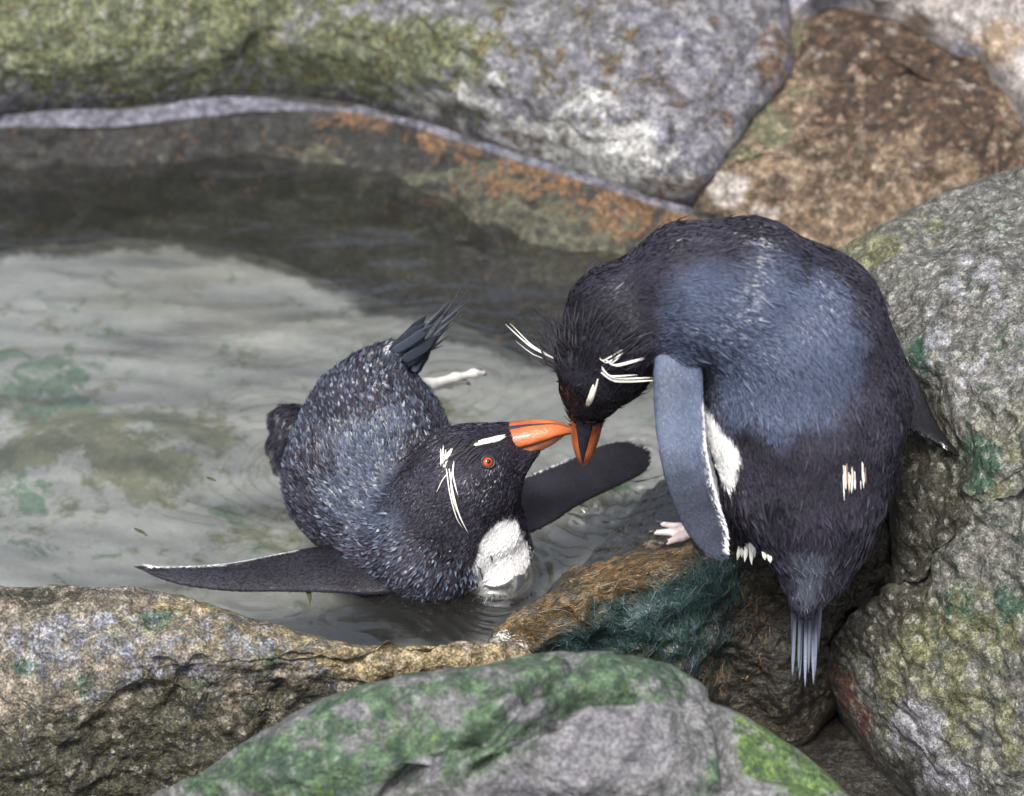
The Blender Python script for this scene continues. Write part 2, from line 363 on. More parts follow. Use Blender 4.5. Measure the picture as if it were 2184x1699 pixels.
M_brown = rockmat('weedy_brown_stone', (.13,.085,.05), (.20,.14,.09), (.38,.30,.22), (.03,.024,.02), .6, .7,
    speck=.65, layers=(('weed', (.020,.012,.009), (.080,.040,.021), .8), ('moss', (.07,.075,.04), (.19,.19,.11), 1.1), ('pale', (.32,.29,.27), (.46,.43,.41), 1.0)), rough=.8, fine=.8, bump=.8)
boulder('boulder', 'brown weed-covered boulder behind the standing penguin', M_brown,
    [(1478,440,.03),(1500,400,.045),(1560,330,.055),(1610,262,.065),(1690,188,.07),(1780,178,.07),(1900,175,.075),(2010,165,.08),(2110,170,.085),(2260,190,.09),(2330,300,.07),(2260,380,.05),(2050,470,.03),(1900,560,.01),(1700,620,-.02),(1540,540,0)],
    (1850,330,.055), NV*.02+A(0,0,.03), A(0,.05,-.2), na=360, nr=110, rough=(.007,13,.004,55), power=4, seed=3,
    attrs={'weed': [(1880,230,230,80,1.),(2050,260,130,110,1.),(1800,310,220,80,.5),(2120,330,80,80,.8),(2000,380,120,60,.45)], 'moss': [(1640,270,70,60,1.),(1580,330,50,30,.9),(1700,200,80,20,.6)],
           'pale': [(1560,400,60,50,.8),(1700,390,60,25,.5),(1640,440,60,40,.5)]},
    dents=[([(1800,480),(1850,400)],20,.003)])
boulder('boulder', 'dark rust-brown slab wedged above the weed-covered boulder', M_brown,
    [(1680,190,.085),(1676,120,.10),(1690,50,.11),(1760,22,.12),(1850,30,.12),(1930,55,.12),(2010,100,.12),(2100,150,.11),(2200,260,.09),(2320,330,.08),(2300,180,.12),(2150,120,.13),(2080,190,.10),(1990,185,.095),(1900,190,.09),(1780,196,.085)],
    (1880,120,.115), NV*.012, A(0,.05,-.12), na=320, nr=90, rough=(.006,16,.003,60), power=4, seed=5,
    attrs={'weed': [(1860,110,260,120,.9),(2050,190,160,100,1.),(1960,150,180,80,1.)], 'moss': [(1700,60,30,60,.6)], 'pale': [(0,0,1,1,0)]})
M_pale = rockmat('pinkish_stone', (.33,.30,.29), (.40,.36,.34), (.55,.52,.50), (.14,.11,.09), .6, .5,
    layers=(('tan', (.22,.15,.09), (.40,.30,.20), 1.2), ('lilac', (.28,.28,.36), (.40,.40,.48), 1.)), rough=.85, fine=.7, bump=.7)
boulder('boulder', 'pale pinkish boulder standing above the rust-brown slab', M_pale,
    [(1690,20,.13),(1760,8,.13),(1860,20,.13),(1950,50,.13),(2030,95,.13),(2110,142,.13),(2200,250,.11),(2350,300,.11),(2500,150,.14),(2550,-100,.17),(2300,-300,.22),(1900,-320,.22),(1720,-150,.17)],
    (2100,-40,.16), NV*.02+A(0,0,.02), A(0,.06,-.25), na=320, nr=100, rough=(.010,11,.004,50), power=4, seed=8,
    attrs={'tan': [(2120,90,80,70,.9),(1960,40,50,30,.6)], 'lilac': [(1750,0,120,30,.9),(2050,110,60,30,.7)]})
M_right = rockmat('lichen_grey_stone', (.11,.11,.098), (.145,.143,.128), (.36,.36,.32), (.03,.03,.027), .65, .7,
    layers=(('moss', (.09,.095,.035), (.23,.23,.115), 1.15), ('green', (.012,.05,.032), (.035,.10,.06), 1.), ('lilac', (.25,.25,.29), (.40,.40,.44), 1.), ('wet_shade', (.018,.016,.011), (.06,.053,.035), .9), ('rust', (.09,.035,.025), (.17,.08,.05), 1.)), rough=.65, fine=1.1, bump=.75, speck=.6)
_, RVX, RFX = boulder('boulder', 'big grey lichen-covered boulder beside the standing penguin', M_right,
    [(1775,560,.12),(1800,535,.13),(1850,505,.145),(1900,478,.155),(2000,428,.17),(2184,362,.18),(2450,300,.18),(2750,600,.10),(2850,1100,.0),(2800,1700,-.12),(2450,1950,-.16),(2150,1830,-.14),(2010,1720,-.13),(1930,1650,-.125),(1860,1590,-.12),(1800,1510,-.11),(1760,1450,-.10),(1752,1405,-.09),(1800,1365,-.07),(1850,1320,-.05),(1890,1240,-.01),(1900,1120,.03),(1880,980,.06),(1850,860,.08),(1800,720,.10)],
    (2230,1020,.13), NV*.05+A(0,0,.035), A(.05,.10,-.3), na=560, nr=200, rough=(.010,10,.0032,70), power=3.2, seed=11,
    attrs={'moss': [(1860,540,90,60,.8),(2000,1450,200,260,.62),(2080,1330,160,120,.6),(1900,1380,140,60,.6),(2150,1550,90,160,.5),(2000,1000,200,150,.5),(2000,480,200,40,.4),(2120,900,120,200,.35)],
           'green': [(2050,1100,200,600,.22),(1975,760,34,50,1.),(2060,990,80,90,.95),(2040,1290,60,50,.6),(2140,1290,50,60,.6),(2130,490,30,40,.5),(2150,720,50,50,.4),(1980,1180,40,40,.5)],
           'lilac': [(2080,700,160,300,.36),(1960,1560,80,110,.95),(2020,1650,90,60,.8),(2090,560,60,60,.5),(1850,610,40,40,.5),(2010,730,40,30,.9)],
           'wet_shade': [(1900,1230,100,170,1.),(1950,1060,150,170,1.),(1890,1130,80,260,1.),(1830,1360,110,60,.9),(1760,1440,60,60,.9),(1900,720,60,130,.6),(1960,900,70,100,.85),(1930,1640,60,60,.7)],  # shadow beside the standing penguin, painted as darker stone down the left flank
           'rust': [(1800,1490,26,60,.9),(1840,1545,28,60,.9),(1770,1440,30,40,.5)]},
    dents=[([(1930,1230),(1990,1100),(2010,980),(1960,860)],50,.012),([(1880,1560),(1960,1600),(2010,1660)],10,.005),([(2184,1000),(2100,1150),(1990,1230)],24,.004),([(1900,1500),(1950,1540),(2000,1620)],7,.004)],
    bumps=[(1980,760,40,40,.006)])
M_ledge = rockmat('algae_ledge_stone', (.055,.048,.032), (.08,.065,.04), (.18,.16,.12), (.012,.011,.009), .5, .75,
    layers=(('gold', (.17,.095,.035), (.34,.22,.10), 1.2), ('green', (.014,.034,.030), (.045,.09,.075), 1.0), ('painted_glint', (.5,.49,.45), (.68,.67,.63), 1.1), ('wet_shade', (.008,.007,.006), (.028,.024,.018), .7)), rough=.42, fine=1.2, bump=.8)
ledge, LV, LF = boulder('ledge_rock', 'soaked algae-covered ledge rock the standing penguin perches on', M_ledge,
    [(1050,1352,.002),(1110,1318,-.002),(1165,1275,-.02),(1215,1235,-.04),(1270,1180,-.06),(1340,1110,-.078),(1410,1040,-.085),(1560,940,-.085),(1800,930,-.07),(1950,1000,-.03),(1960,1150,-.02),(1930,1280,-.05),(1850,1400,-.09),(1780,1500,-.13),(1700,1580,-.15),(1580,1540,-.13),(1480,1500,-.10),(1330,1470,-.07),(1150,1440,-.03),(1060,1400,-.01)],
    (1540,1235,.012), NV*.012+A(0,0,.026), A(0,.06,-.14), na=420, nr=140, rough=(.006,18,.003,70), power=3, seed=14,
    attrs={'gold': [(1240,1290,130,50,.75),(1350,1230,140,60,.8),(1130,1345,110,36,.95),(1420,1200,90,40,.5),(1290,1260,60,30,.6)],
           'green': [(1390,1330,200,90,.95),(1500,1270,110,80,.85),(1250,1370,90,40,.6)],
           'painted_glint': [(1085,1365,60,28,.95),(1040,1385,40,16,.8)],  # foam-like streaks at the waterline: reflections painted pale into the stone
           'wet_shade': [(1650,1340,170,240,1.),(1560,1440,170,90,1.),(1800,1250,120,160,1.),(1400,1080,120,90,.5)]},  # wet stone, with the shade of the crevice painted into its dark colour
    dents=[([(1580,1230),(1620,1330),(1640,1430)],40,.010)])
M_tan = rockmat('tan_boulder_stone', (.155,.135,.10), (.22,.185,.14), (.40,.36,.31), (.035,.032,.027), .6, .75,
    layers=(('gold', (.20,.155,.075), (.38,.30,.17), .9), ('moss', (.008,.009,.005), (.060,.060,.028), .8), ('green', (.012,.055,.035), (.03,.09,.05), 1.), ('lilac', (.16,.17,.21), (.30,.30,.34), 1.15)), rough=.72, fine=.85, bump=1., speck=.8)
boulder('boulder', 'tan and gold boulder with mossy dark face at the front rim of the pool', M_tan,
    [(-300,1240,.02),(0,1252,.03),(150,1250,.032),(300,1257,.032),(420,1280,.03),(520,1312,.026),(600,1338,.022),(680,1360,.018),(760,1374,.013),(860,1384,.010),(960,1384,.008),(1060,1372,.006),(1120,1380,.0),(1150,1440,-.02),(1100,1560,-.08),(950,1700,-.14),(800,1850,-.18),(300,1950,-.24),(-400,1900,-.2)],
    (330,1420,.005), NV*.035+A(0,0,.004), A(0,.10,-.16), na=460, nr=170, rough=(.009,14,.0042,55), power=3, seed=17,
    attrs={'gold': [(600,1350,500,90,.5),(950,1420,260,70,1.),(740,1400,110,60,.9),(420,1290,180,36,.75),(80,1290,160,40,.35),(820,1480,60,60,.8)],
           'moss': [(400,1450,600,260,.47),(250,1640,520,170,1.),(380,1500,180,120,.85),(620,1520,160,100,.85),(760,1560,140,90,.95),(500,1500,220,110,.62),(100,1270,180,30,.6),(700,1520,90,80,.6),(60,1690,260,90,1.),(760,1560,100,60,.8),(350,1450,90,70,.5)],  # moss, deepened so its colour also carries the shade of the lower face
           'green': [(300,1400,500,140,.27),(130,1400,50,24,.6),(60,1420,50,24,.6),(330,1315,60,20,.5),(220,1540,40,20,.3)],
           'lilac': [(350,1400,500,140,.36),(90,1370,140,70,.62),(330,1370,100,50,.55),(250,1330,90,30,.5),(540,1300,30,18,.7)]},
    dents=[([(330,1560),(420,1420),(450,1370)],18,.005),([(140,1600),(260,1500),(330,1480)],22,.006),([(560,1590),(600,1470)],20,.005)])
M_front = rockmat('mossy_front_stone', (.14,.142,.142), (.18,.178,.185), (.26,.255,.26), (.06,.07,.065), .5, .6,
    layers=(('moss', (.024,.060,.034), (.09,.16,.075), 1.2), ('green', (.045,.095,.02), (.13,.22,.05), 1.0), ('grey', (.16,.155,.175), (.235,.23,.25), 1.0)), rough=.85, fine=.6, bump=.8)
boulder('boulder', 'low moss-streaked grey rock lying in front of the ledge', M_front,
    [(300,1740,0.0),(430,1650,.03),(560,1565,.055),(700,1490,.08),(850,1450,.095),(1000,1425,.10),(1150,1396,.105),(1280,1402,.105),(1400,1418,.10),(1480,1450,.095),(1540,1500,.085),(1620,1545,.07),(1700,1600,.055),(1800,1690,.03),(1880,1800,0.),(1700,2100,-.12),(1000,2200,-.15),(400,2050,-.12)],
    (1050,1640,.06), NV*.05+A(0,0,.02), A(0,.05,-.22), na=460, nr=160, rough=(.007,12,.003,50), power=3, seed=21,
    attrs={'moss': [(850,1560,380,150,.78),(650,1640,340,100,.78),(1300,1450,230,70,.82),(1100,1450,230,80,.74),(1000,1620,160,60,.6),(1200,1500,140,40,.75),(480,1670,140,60,.7),(1000,1480,200,60,.6),(1500,1640,60,90,.5)],
           'green': [(1640,1600,80,100,1.),(1720,1660,100,70,.95),(1600,1540,50,40,.8),(640,1680,120,40,.4),(880,1560,120,40,.4)],
           'grey': [(1300,1600,190,110,.95),(1150,1690,200,60,.9),(1120,1510,50,36,.7),(900,1640,50,60,.5),(760,1520,60,30,.6)]},
    dents=[([(830,1699),(930,1620),(1040,1570),(1110,1510),(1180,1460)],17,.020),([(1180,1545),(1240,1495),(1340,1490)],15,.018),([(1010,1650),(1100,1590),(1180,1545)],13,.015),([(1560,1690),(1550,1560),(1520,1490)],14,.020),([(1120,1480),(1200,1440),(1230,1410)],14,.013),([(700,1600),(800,1560),(900,1500)],22,.005)],
    bumps=[(1120,1520,70,40,.012),(1330,1600,170,100,.012),(1290,1440,120,30,.006)])
# ---------------------------------------------------------------- penguins
def sdf_chain(P, nodes, k=.012):
    """nodes: list of chains; each chain is a list of (xyz, radius); smooth union of tapered capsules"""
    D = None
    for ch in nodes:
        for (a_, ra), (b_, rb) in zip(ch[:-1], ch[1:]):
            ba = b_-a_; h = np.clip(((P-a_) @ ba)/(ba @ ba + 1e-12), 0, 1)
            d = np.linalg.norm(P - a_ - h[:,None]*ba, axis=1) - (ra + (rb-ra)*h)
            if D is None: D = d
            else:
                hh = np.clip(.5+.5*(D-d)/k, 0, 1); D = D*(1-hh)+d*hh - k*hh*(1-hh)
    return D
def surface_nets(nodes, vox, k):
    pts = np.array([c[0] for ch in nodes for c in ch]); rs = np.array([c[1] for ch in nodes for c in ch])
    lo = (pts-rs[:,None]).min(0)-4*vox; hi = (pts+rs[:,None]).max(0)+4*vox
    n = np.ceil((hi-lo)/vox).astype(int)+1
    ax = [lo[i]+vox*np.arange(n[i]) for i in range(3)]
    F = np.empty(n)
    for i in range(n[0]):
        Y, Z = np.meshgrid(ax[1], ax[2], indexing='ij'); P = np.c_[np.full(Y.size, ax[0][i]), Y.ravel(), Z.ravel()]
        F[i] = sdf_chain(P, nodes, k).reshape(Y.shape)
    N = F < 0
    cnt = np.zeros(n-1, int); pos = np.zeros((*(n-1), 3))
    sl = lambda o, m: slice(o, m-1+o)
    for d in range(3):
        for o1 in (0, 1):
            for o2 in (0, 1):
                o = [0,0,0]; rest = [x for x in range(3) if x != d]; o[rest[0]] = o1; o[rest[1]] = o2
                a_ = F[sl(o[0],n[0]), sl(o[1],n[1]), sl(o[2],n[2])]; o[d] = 1
                b_ = F[sl(o[0],n[0]), sl(o[1],n[1]), sl(o[2],n[2])]; o[d] = 0
                c = (a_ < 0) != (b_ < 0); t = np.where(c, a_/np.where(c, a_-b_, 1), 0)
                cnt += c
                for x in range(3): pos[..., x] += c*(o[x] if x != d else 0) + (t if x == d else 0)*c
    act = cnt > 0; idx = np.full(n-1, -1); idx[act] = np.arange(act.sum())
    cell = np.argwhere(act); v = lo + vox*(cell + pos[act]/cnt[act][:,None])
    faces = []
    for d in range(3):
        r = [x for x in range(3) if x != d]
        s0 = [slice(1, n[x]-1) for x in range(3)]; s0[d] = slice(0, n[d]-1)
        s1 = list(s0); s1[d] = slice(1, n[d])
        a_, b_ = N[tuple(s0)], N[tuple(s1)]; e = np.argwhere(a_ != b_)
        fl = a_[a_ != b_]; off = A(0,0,0).astype(int)
        e = e + np.array([0 if x == d else 1 for x in range(3)])
        q = []
        for (u, w_) in ((0,0),(1,0),(1,1),(0,1)):
            c = e.copy(); c[:, r[0]] -= u; c[:, r[1]] -= w_; q.append(idx[c[:,0], c[:,1], c[:,2]])
        q = np.stack(q, 1); flip = fl if d != 1 else ~fl
        q[~flip] = q[~flip][:, ::-1]; faces.append(q)
    f = np.vstack(faces)
    for it in range(2):          # relax
        s = np.zeros_like(v); c = np.zeros(len(v))
        for i in range(4):
            np.add.at(s, f[:,i], v[f[:,(i+1)%4]]); np.add.at(c, f[:,i], 1)
        v = v*.5 + .5*s/c[:,None]
    return v, f
def flow_field(nodes):
    def fn(P):
        F = np.zeros_like(P)
        for ch in nodes:
            for (a_, ra), (b_, rb) in zip(ch[:-1], ch[1:]):
                ba = b_-a_; h = np.clip(((P-a_) @ ba)/(ba @ ba+1e-12), 0, 1)
                d = np.linalg.norm(P-a_-h[:,None]*ba, axis=1)-(ra+(rb-ra)*h)
                F += np.exp(-np.maximum(d, -.02)/.010)[:,None]*ba/np.linalg.norm(ba)
        return F
    return fn
def feathers(name, parent, v, f, flow, colour, n, L, W, lift, mat, seed=0, jit=.25, tipgain=1.5, Lvar=.35, density=None, rollk=.45):
    r = np.random.default_rng(seed)
    tri = np.vstack([f[:, [0,1,2]], f[:, [0,2,3]]]) if f.shape[1] == 4 else f
    nv_ = vnormals(v, f)
    ar = np.linalg.norm(np.cross(v[tri[:,1]]-v[tri[:,0]], v[tri[:,2]]-v[tri[:,0]]), axis=1)
    if density is not None: ar = ar*density(v[tri].mean(1))
    t = tri[r.choice(len(tri), n, p=ar/ar.sum())]
    a_, b_ = r.random(n), r.random(n); s = a_+b_ > 1; a_[s] = 1-a_[s]; b_[s] = 1-b_[s]; wgt = np.c_[1-a_-b_, a_, b_]
    p = (v[t]*wgt[:,:,None]).sum(1); nn = (nv_[t]*wgt[:,:,None]).sum(1); nn /= np.linalg.norm(nn, axis=1, keepdims=True)
    d = flow(p); d /= np.maximum(np.linalg.norm(d, axis=1, keepdims=True), 1e-9)
    d = d + jit*r.normal(size=d.shape)*.6 + jit*np.c_[fbm(p*60,2), fbm(p*60+9,2), fbm(p*60+21,2)]
    d -= nn*(d*nn).sum(1)[:,None]; d /= np.maximum(np.linalg.norm(d, axis=1, keepdims=True), 1e-9)
    sd_ = np.cross(nn, d)
    l = (L(p) if callable(L) else L)*(1+Lvar*(r.random(n)*2-1)); l = l[:,None]
    wd = (W(p) if callable(W) else W)*(.7+.6*r.random(n)); wd = wd[:,None]/2
    lf = (lift(p) if callable(lift) else lift)*(.4+1.2*r.random(n)); lf = lf[:,None]
    isw0 = colour(p, r).min(1) > .5; lf[isw0] *= .25
    roll = nn*(wd*r.normal(size=(n,1))*rollk)
    q = np.stack([p-nn*.0006-sd_*wd*.5, p-nn*.0006+sd_*wd*.5,
                  p+d*l*.45+nn*lf*.75+sd_*wd+roll, p+d*l*.45+nn*lf*.75-sd_*wd-roll,
                  p+d*l+nn*lf], 1)
    # a ridge along the shaft
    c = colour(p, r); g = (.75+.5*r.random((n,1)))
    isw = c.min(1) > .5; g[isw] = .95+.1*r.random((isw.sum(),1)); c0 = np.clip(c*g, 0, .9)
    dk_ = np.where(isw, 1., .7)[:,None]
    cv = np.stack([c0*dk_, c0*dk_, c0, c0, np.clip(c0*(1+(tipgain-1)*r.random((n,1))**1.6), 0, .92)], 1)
    base = (np.arange(n)*5)[:,None]
    tris = np.vstack([base+np.array([[0,1,2]]), base+np.array([[0,2,3]]), base+np.array([[3,2,4]])])
    return mk(name, q.reshape(-1,3), tris, mat, parent, {'tint': cv.reshape(-1,3)}, smooth=False, kind='stuff')
def loft(C, Wd, Td, wv, tv, seg=16, cap=True, shape=1.):
    """sections along C: half-width wv along Wd, half-thickness tv along Td"""
    a_ = np.linspace(0, 2*math.pi, seg, endpoint=False)
    ca, sa = np.cos(a_), np.sin(a_)
    ca = np.sign(ca)*np.abs(ca)**shape; sa = np.sign(sa)*np.abs(sa)**shape
    v = (C[:,None,:] + (Wd*wv[:,None])[:,None,:]*ca[None,:,None] + (Td*tv[:,None])[:,None,:]*sa[None,:,None]).reshape(-1,3)
    f = gridfaces(len(C), seg, True)
    k = len(C)
    v = np.vstack([v, C[:1], C[-1:]])
    fl = f.tolist()
    for i in range(seg):
        fl.append([(i+1)%seg, i, len(v)-2]); fl.append([(k-1)*seg+i, (k-1)*seg+(i+1)%seg, len(v)-1])
    return v, fl, f
def unit(x): x = np.asarray(x, float); return x/np.linalg.norm(x)
def bvh(v, f): return BVHTree.FromPolygons([Vector(x) for x in v], f.tolist())
def hit(tree, px, py):
    d = ray(px, py); r = tree.ray_cast(Vector(CAM), Vector(d))
    if r[0] is None:
        return None, None
    n = np.array(r[1]); n = n if n @ d < 0 else -n
    return np.array(r[0]), n
def near(tree, p):
    r = tree.find_nearest(Vector(p)); return np.array(r[0]), np.array(r[1])
BLACK = A(.026,.024,.036)
def spots_colour(base, spots):
    def fn(p, r):
        c = np.repeat(base[None], len(p), 0)*(1+.5*fbm(p*35, 3))[:,None]
        for (ctr, rad, colr, soft) in spots:
            d = np.linalg.norm(p-ctr, axis=1)/rad + .22*fbm(p*55+3, 3)*soft
            wgt = 1-sstep(max(.12, 1-.62*soft), 1+.14*soft, d)
            c = c*(1-wgt[:,None]) + np.asarray(colr)*wgt[:,None]
        return np.clip(c, .004, .9)
    return fn
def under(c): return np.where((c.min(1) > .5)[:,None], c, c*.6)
M_feather = attrmat('wet_feather', rough=.36, spec=.36, sheen=.0)
M_skin = attrmat('feather_underlayer', rough=.6, spec=.3, bump=.4, bscale=500)
M_fplume = attrmat('flipper_feather', rough=.45, spec=.22)
M_flip = attrmat('flipper_skin', rough=.45, spec=.25, bump=.5, bscale=900)
M_quill = attrmat('stiff_tail_feather', rough=.4, spec=.5, bump=.3, bscale=700)
M_plume = plain('crest_plume', (.84,.83,.74), .5, .4, (.88,.87,.83), 400)
M_brow = plain('brow_feather', (.80,.77,.56), .5, .4, (.86,.84,.72), 400)
M_bplume = plain('black_crest_feather', (.014,.013,.018), .4, .5, (.03,.028,.036), 300)
M_horn = attrmat('bill_horn', .33, .5, .35, 420, coat=.15)
def horn(s, m, base, mid, tip):
    c = np.array([[np.interp(x, [0, .3, .75, 1], [base[k], mid[k], mid[k], tip[k]]) for k in range(3)] for x in s])
    c = np.repeat(c, m, 0); z = np.tile(np.arange(m), len(s)); q = np.c_[np.repeat(s, m)*7, z*1.3, z*0.]
    return c*(1+.30*fbm(q, 3))[:,None]*np.where((np.abs(z-3) < 1) | (np.abs(z-9) < 1), .8, 1.)[:,None]
M_stain = plain('stained_feather', (.42,.22,.12), .6, .3)
M_ridge = plain('black_bill_ridge', (.016,.015,.022), .6, .25, (.035,.033,.045), 300)
M_iris = plain('red_iris', (.36,.04,.018), .12, .5, (.50,.075,.03), 500, coat=.6)
M_pupil = plain('black_pupil', (.006,.006,.006), .05, .6)
M_lid = plain('eyelid_skin', (.02,.018,.02), .45, .5, (.035,.03,.032), 600, .3)
M_foot = plain('pink_foot_skin', (.46,.38,.37), .45, .5, (.64,.57,.56), 160, .5)
M_leg = plain('white_leg_skin', (.60,.58,.54), .5, .5, (.70,.68,.65), 200, .4)
M_claw = plain('black_claw', (.03,.028,.03), .35, .5, (.06,.055,.055), 300)

def blade(name, parent, pts, width, thick, mat, wdir, attrs=None, taper=.12, n=16, prof=None):
    C = catmull(pts, n); T = np.gradient(C, axis=0); T /= np.linalg.norm(T, axis=1, keepdims=True)
    W = np.cross(T, np.cross(np.asarray(wdir, float)[None], T)); W /= np.linalg.norm(W, axis=1, keepdims=True)
    Tn = np.cross(T, W); s = np.linspace(0, 1, n)
    wv = width/2*(prof(s) if prof else np.clip(np.minimum(.55+s*3, (1-s)*3.2+taper), 0, 1))
    v, fl, _ = loft(C, W, Tn, wv, np.minimum(np.full(n, thick/2), wv), 8)
    at = None
    if attrs is not None:
        a_ = np.asarray(attrs)  # (root colour, tip colour)
        s2 = np.r_[np.repeat(s, 8), 0, 1][:,None]; at = {'tint': a_[0]*(1-s2)+a_[1]*s2}
    return mk(name, v, fl, mat, parent, at)
def flipper(parent, ctrl, wdir, tdir, thick, seed, edge_side, colours, nfe=5000, fl_len=.006):
    """ctrl: rows (x,y,z, halfwidth) in metres; edge_side +1/-1 = side of wdir with the white trailing edge, with (start, end) range"""
    c = catmull(np.array(ctrl), 46); C, wv = c[:,:3], c[:,3]
    T = np.gradient(C, axis=0); T /= np.linalg.norm(T, axis=1, keepdims=True)
    W = np.asarray(wdir, float)[None] - T*(T @ np.asarray(wdir, float))[:,None]; W /= np.linalg.norm(W, axis=1, keepdims=True)
    N_ = np.cross(T, W); 
    if (N_ @ np.asarray(tdir)).mean() < 0: N_ = -N_
    s = np.linspace(0, 1, len(C)); tv = thick/2*np.clip(1.1-.75*s, .2, 1)*np.clip((1-s)*9, .15, 1)
    seg = 20; v, fl, fq = loft(C, W, N_, wv, tv, seg)
    a_ = np.linspace(0, 2*math.pi, seg, endpoint=False)
    side, (e0, e1), ew = edge_side
    E = C + W*(wv*side*.97)[:,None] + N_*.001; E = E[(s >= e0) & (s <= e1)]
    base, upper = colours
    def colour(p, r):
        cc = np.repeat(np.asarray(base)[None], len(p), 0)
        k = np.argmin(((p[:,None,:]-C[None,::3])**2).sum(2), 1)*3/len(C)
        wgt = (1-sstep(.45, .8, k))[:,None]; cc = cc*(1-wgt) + np.asarray(upper)*wgt
        d = np.sqrt(((p[:,None,:]-E[None])**2).sum(2)).min(1)
        we = (1-sstep(ew*.7, ew*1.2, d+.0008*fbm(p*300,2)))[:,None]
        return np.clip(cc*(1+.35*fbm(p*40,3))[:,None]*(1-we)+A(.78,.78,.80)*we, .004, .9)
    o = mk('flipper', v, fl, M_flip, parent, {'tint': colour(v, None)})
    def flow(p):
        k = np.argmin(((p[:,None,:]-C[None])**2).sum(2), 1); return T[k] + W[k]*side*.25
    feathers('flipper_plumage', o, v[:-2], fq, flow, colour, nfe, fl_len*.75, .0011, .0002, M_fplume, seed, .12, 1.2, rollk=.12)
    return o
def bill(parent, base, tip, up, width, height, gap=0., ridge=.2, hu=.62, hl=.42):
    """hooked orange bill seen from above: upper and lower mandible, black ridge"""
    ax = unit(tip-base); up = unit(up - ax*(up @ ax)); sd_ = np.cross(ax, up); L = np.linalg.norm(tip-base)
    s = np.linspace(0, 1, 22)
    drop = -height*.28*np.clip((s-.6)/.4, 0, 1)**2
    C = base + ax*(s*L)[:,None] + up*drop[:,None]
    prof = (1-s**1.9)*.86+.14*(1-s**10)
    def arch(C, wv, hv, sign):
        a_ = np.linspace(0, math.pi, 13); ring = np.c_[np.cos(a_), np.sin(a_)**.85]
        P = np.r_[ring, np.c_[np.linspace(-1, 1, 7)[1:-1], np.zeros(5)]]
        v = (C[:,None,:] + sd_*(wv[:,None]*P[None,:,0])[...,None] + sign*up*(hv[:,None]*P[None,:,1])[...,None]).reshape(-1,3)
        m_ = len(P); f = gridfaces(len(C), m_, True).tolist(); k = len(C)
        f.append(list(range(m_))); f.append(list(range((k-1)*m_, k*m_)))
        return v, f
    v, f = arch(C, width/2*prof, height*hu*np.maximum(prof, .12), 1)
    um = mk('upper_mandible', v, f, M_horn, parent, {'tint': horn(s, 18, A(.36,.085,.035), A(.50,.135,.042), A(.58,.22,.09))})
    prof2 = np.clip(1-s**2.0, .1, 1)
    C2 = base + ax*(s*L*.93)[:,None] - up*(height*.05 + gap*s)[:,None]
    v, f = arch(C2, width/2*.95*prof2, height*hl*prof2, -1)
    lm = mk('lower_mandible', v, f, M_horn, parent, {'tint': horn(s, 18, A(.32,.10,.055), A(.44,.15,.07), A(.54,.24,.13))})
    s4 = np.linspace(.02, .90, 16); wm = width/2*np.interp(s4, s, prof)*1.015
    Cm = base + ax*(s4*L)[:,None] + up*(np.interp(s4, s, drop) - height*.03)[:,None]
    v, fl, _ = loft(Cm, np.repeat(sd_[None], 16, 0), np.repeat(up[None], 16, 0), wm, np.full(16, .0011), 10)
    mk('mouth_line', v, fl, M_ridge, lm)
    # dark ridge along the culmen
    s3 = np.linspace(-.12, .88, 18)
    pr = np.interp(s3, s, prof); top = base + ax*(s3*L)[:,None] + up*(np.interp(s3, s, drop) + height*(hu-.01)*pr)[:,None]
    wv = width*ridge*np.clip(1-(s3+.12)/1.0, .07, 1)**1.1
    v, fl, _ = loft(top, np.repeat(sd_[None], 18, 0), np.repeat(up[None], 18, 0), wv, np.clip(wv*.4, .0006, .003), 10)
    mk('bill_ridge', v, fl, M_ridge, um)
    return um
def eyeball(parent, p, n, r, look):
    th = np.linspace(0, math.pi, 14); ph = np.linspace(0, 2*math.pi, 20, endpoint=False)
    sph = np.array([[math.sin(t)*math.cos(q), math.sin(t)*math.sin(q), math.cos(t)] for t in th for q in ph]); f = gridfaces(14, 20, True)
    c = p - n*r*.35
    e = mk('eye', c + sph*r, f, M_iris, parent)
    mk('pupil', c + n*r*.72 + sph*r*.42, f, M_pupil, e)
    # eyelid ring
    t1 = unit(np.cross(n, A(.2,.3,1))); t2 = np.cross(n, t1)
    C = np.array([c + n*r*.52 + (t1*math.cos(x)*1.12 + t2*math.sin(x)*.98)*r for x in np.linspace(0, 2*math.pi, 29)])
    R_ = unit(np.c_[0,0,0]+1) if False else None
    rad = C - (c+n*r*.52); rad /= np.linalg.norm(rad, axis=1, keepdims=True)
    v, fl, _ = loft(C, rad, np.repeat(n[None], len(C), 0), np.full(len(C), r*.24), np.full(len(C), r*.34), 8)
    mk('eyelid', v, fl, M_lid, parent)
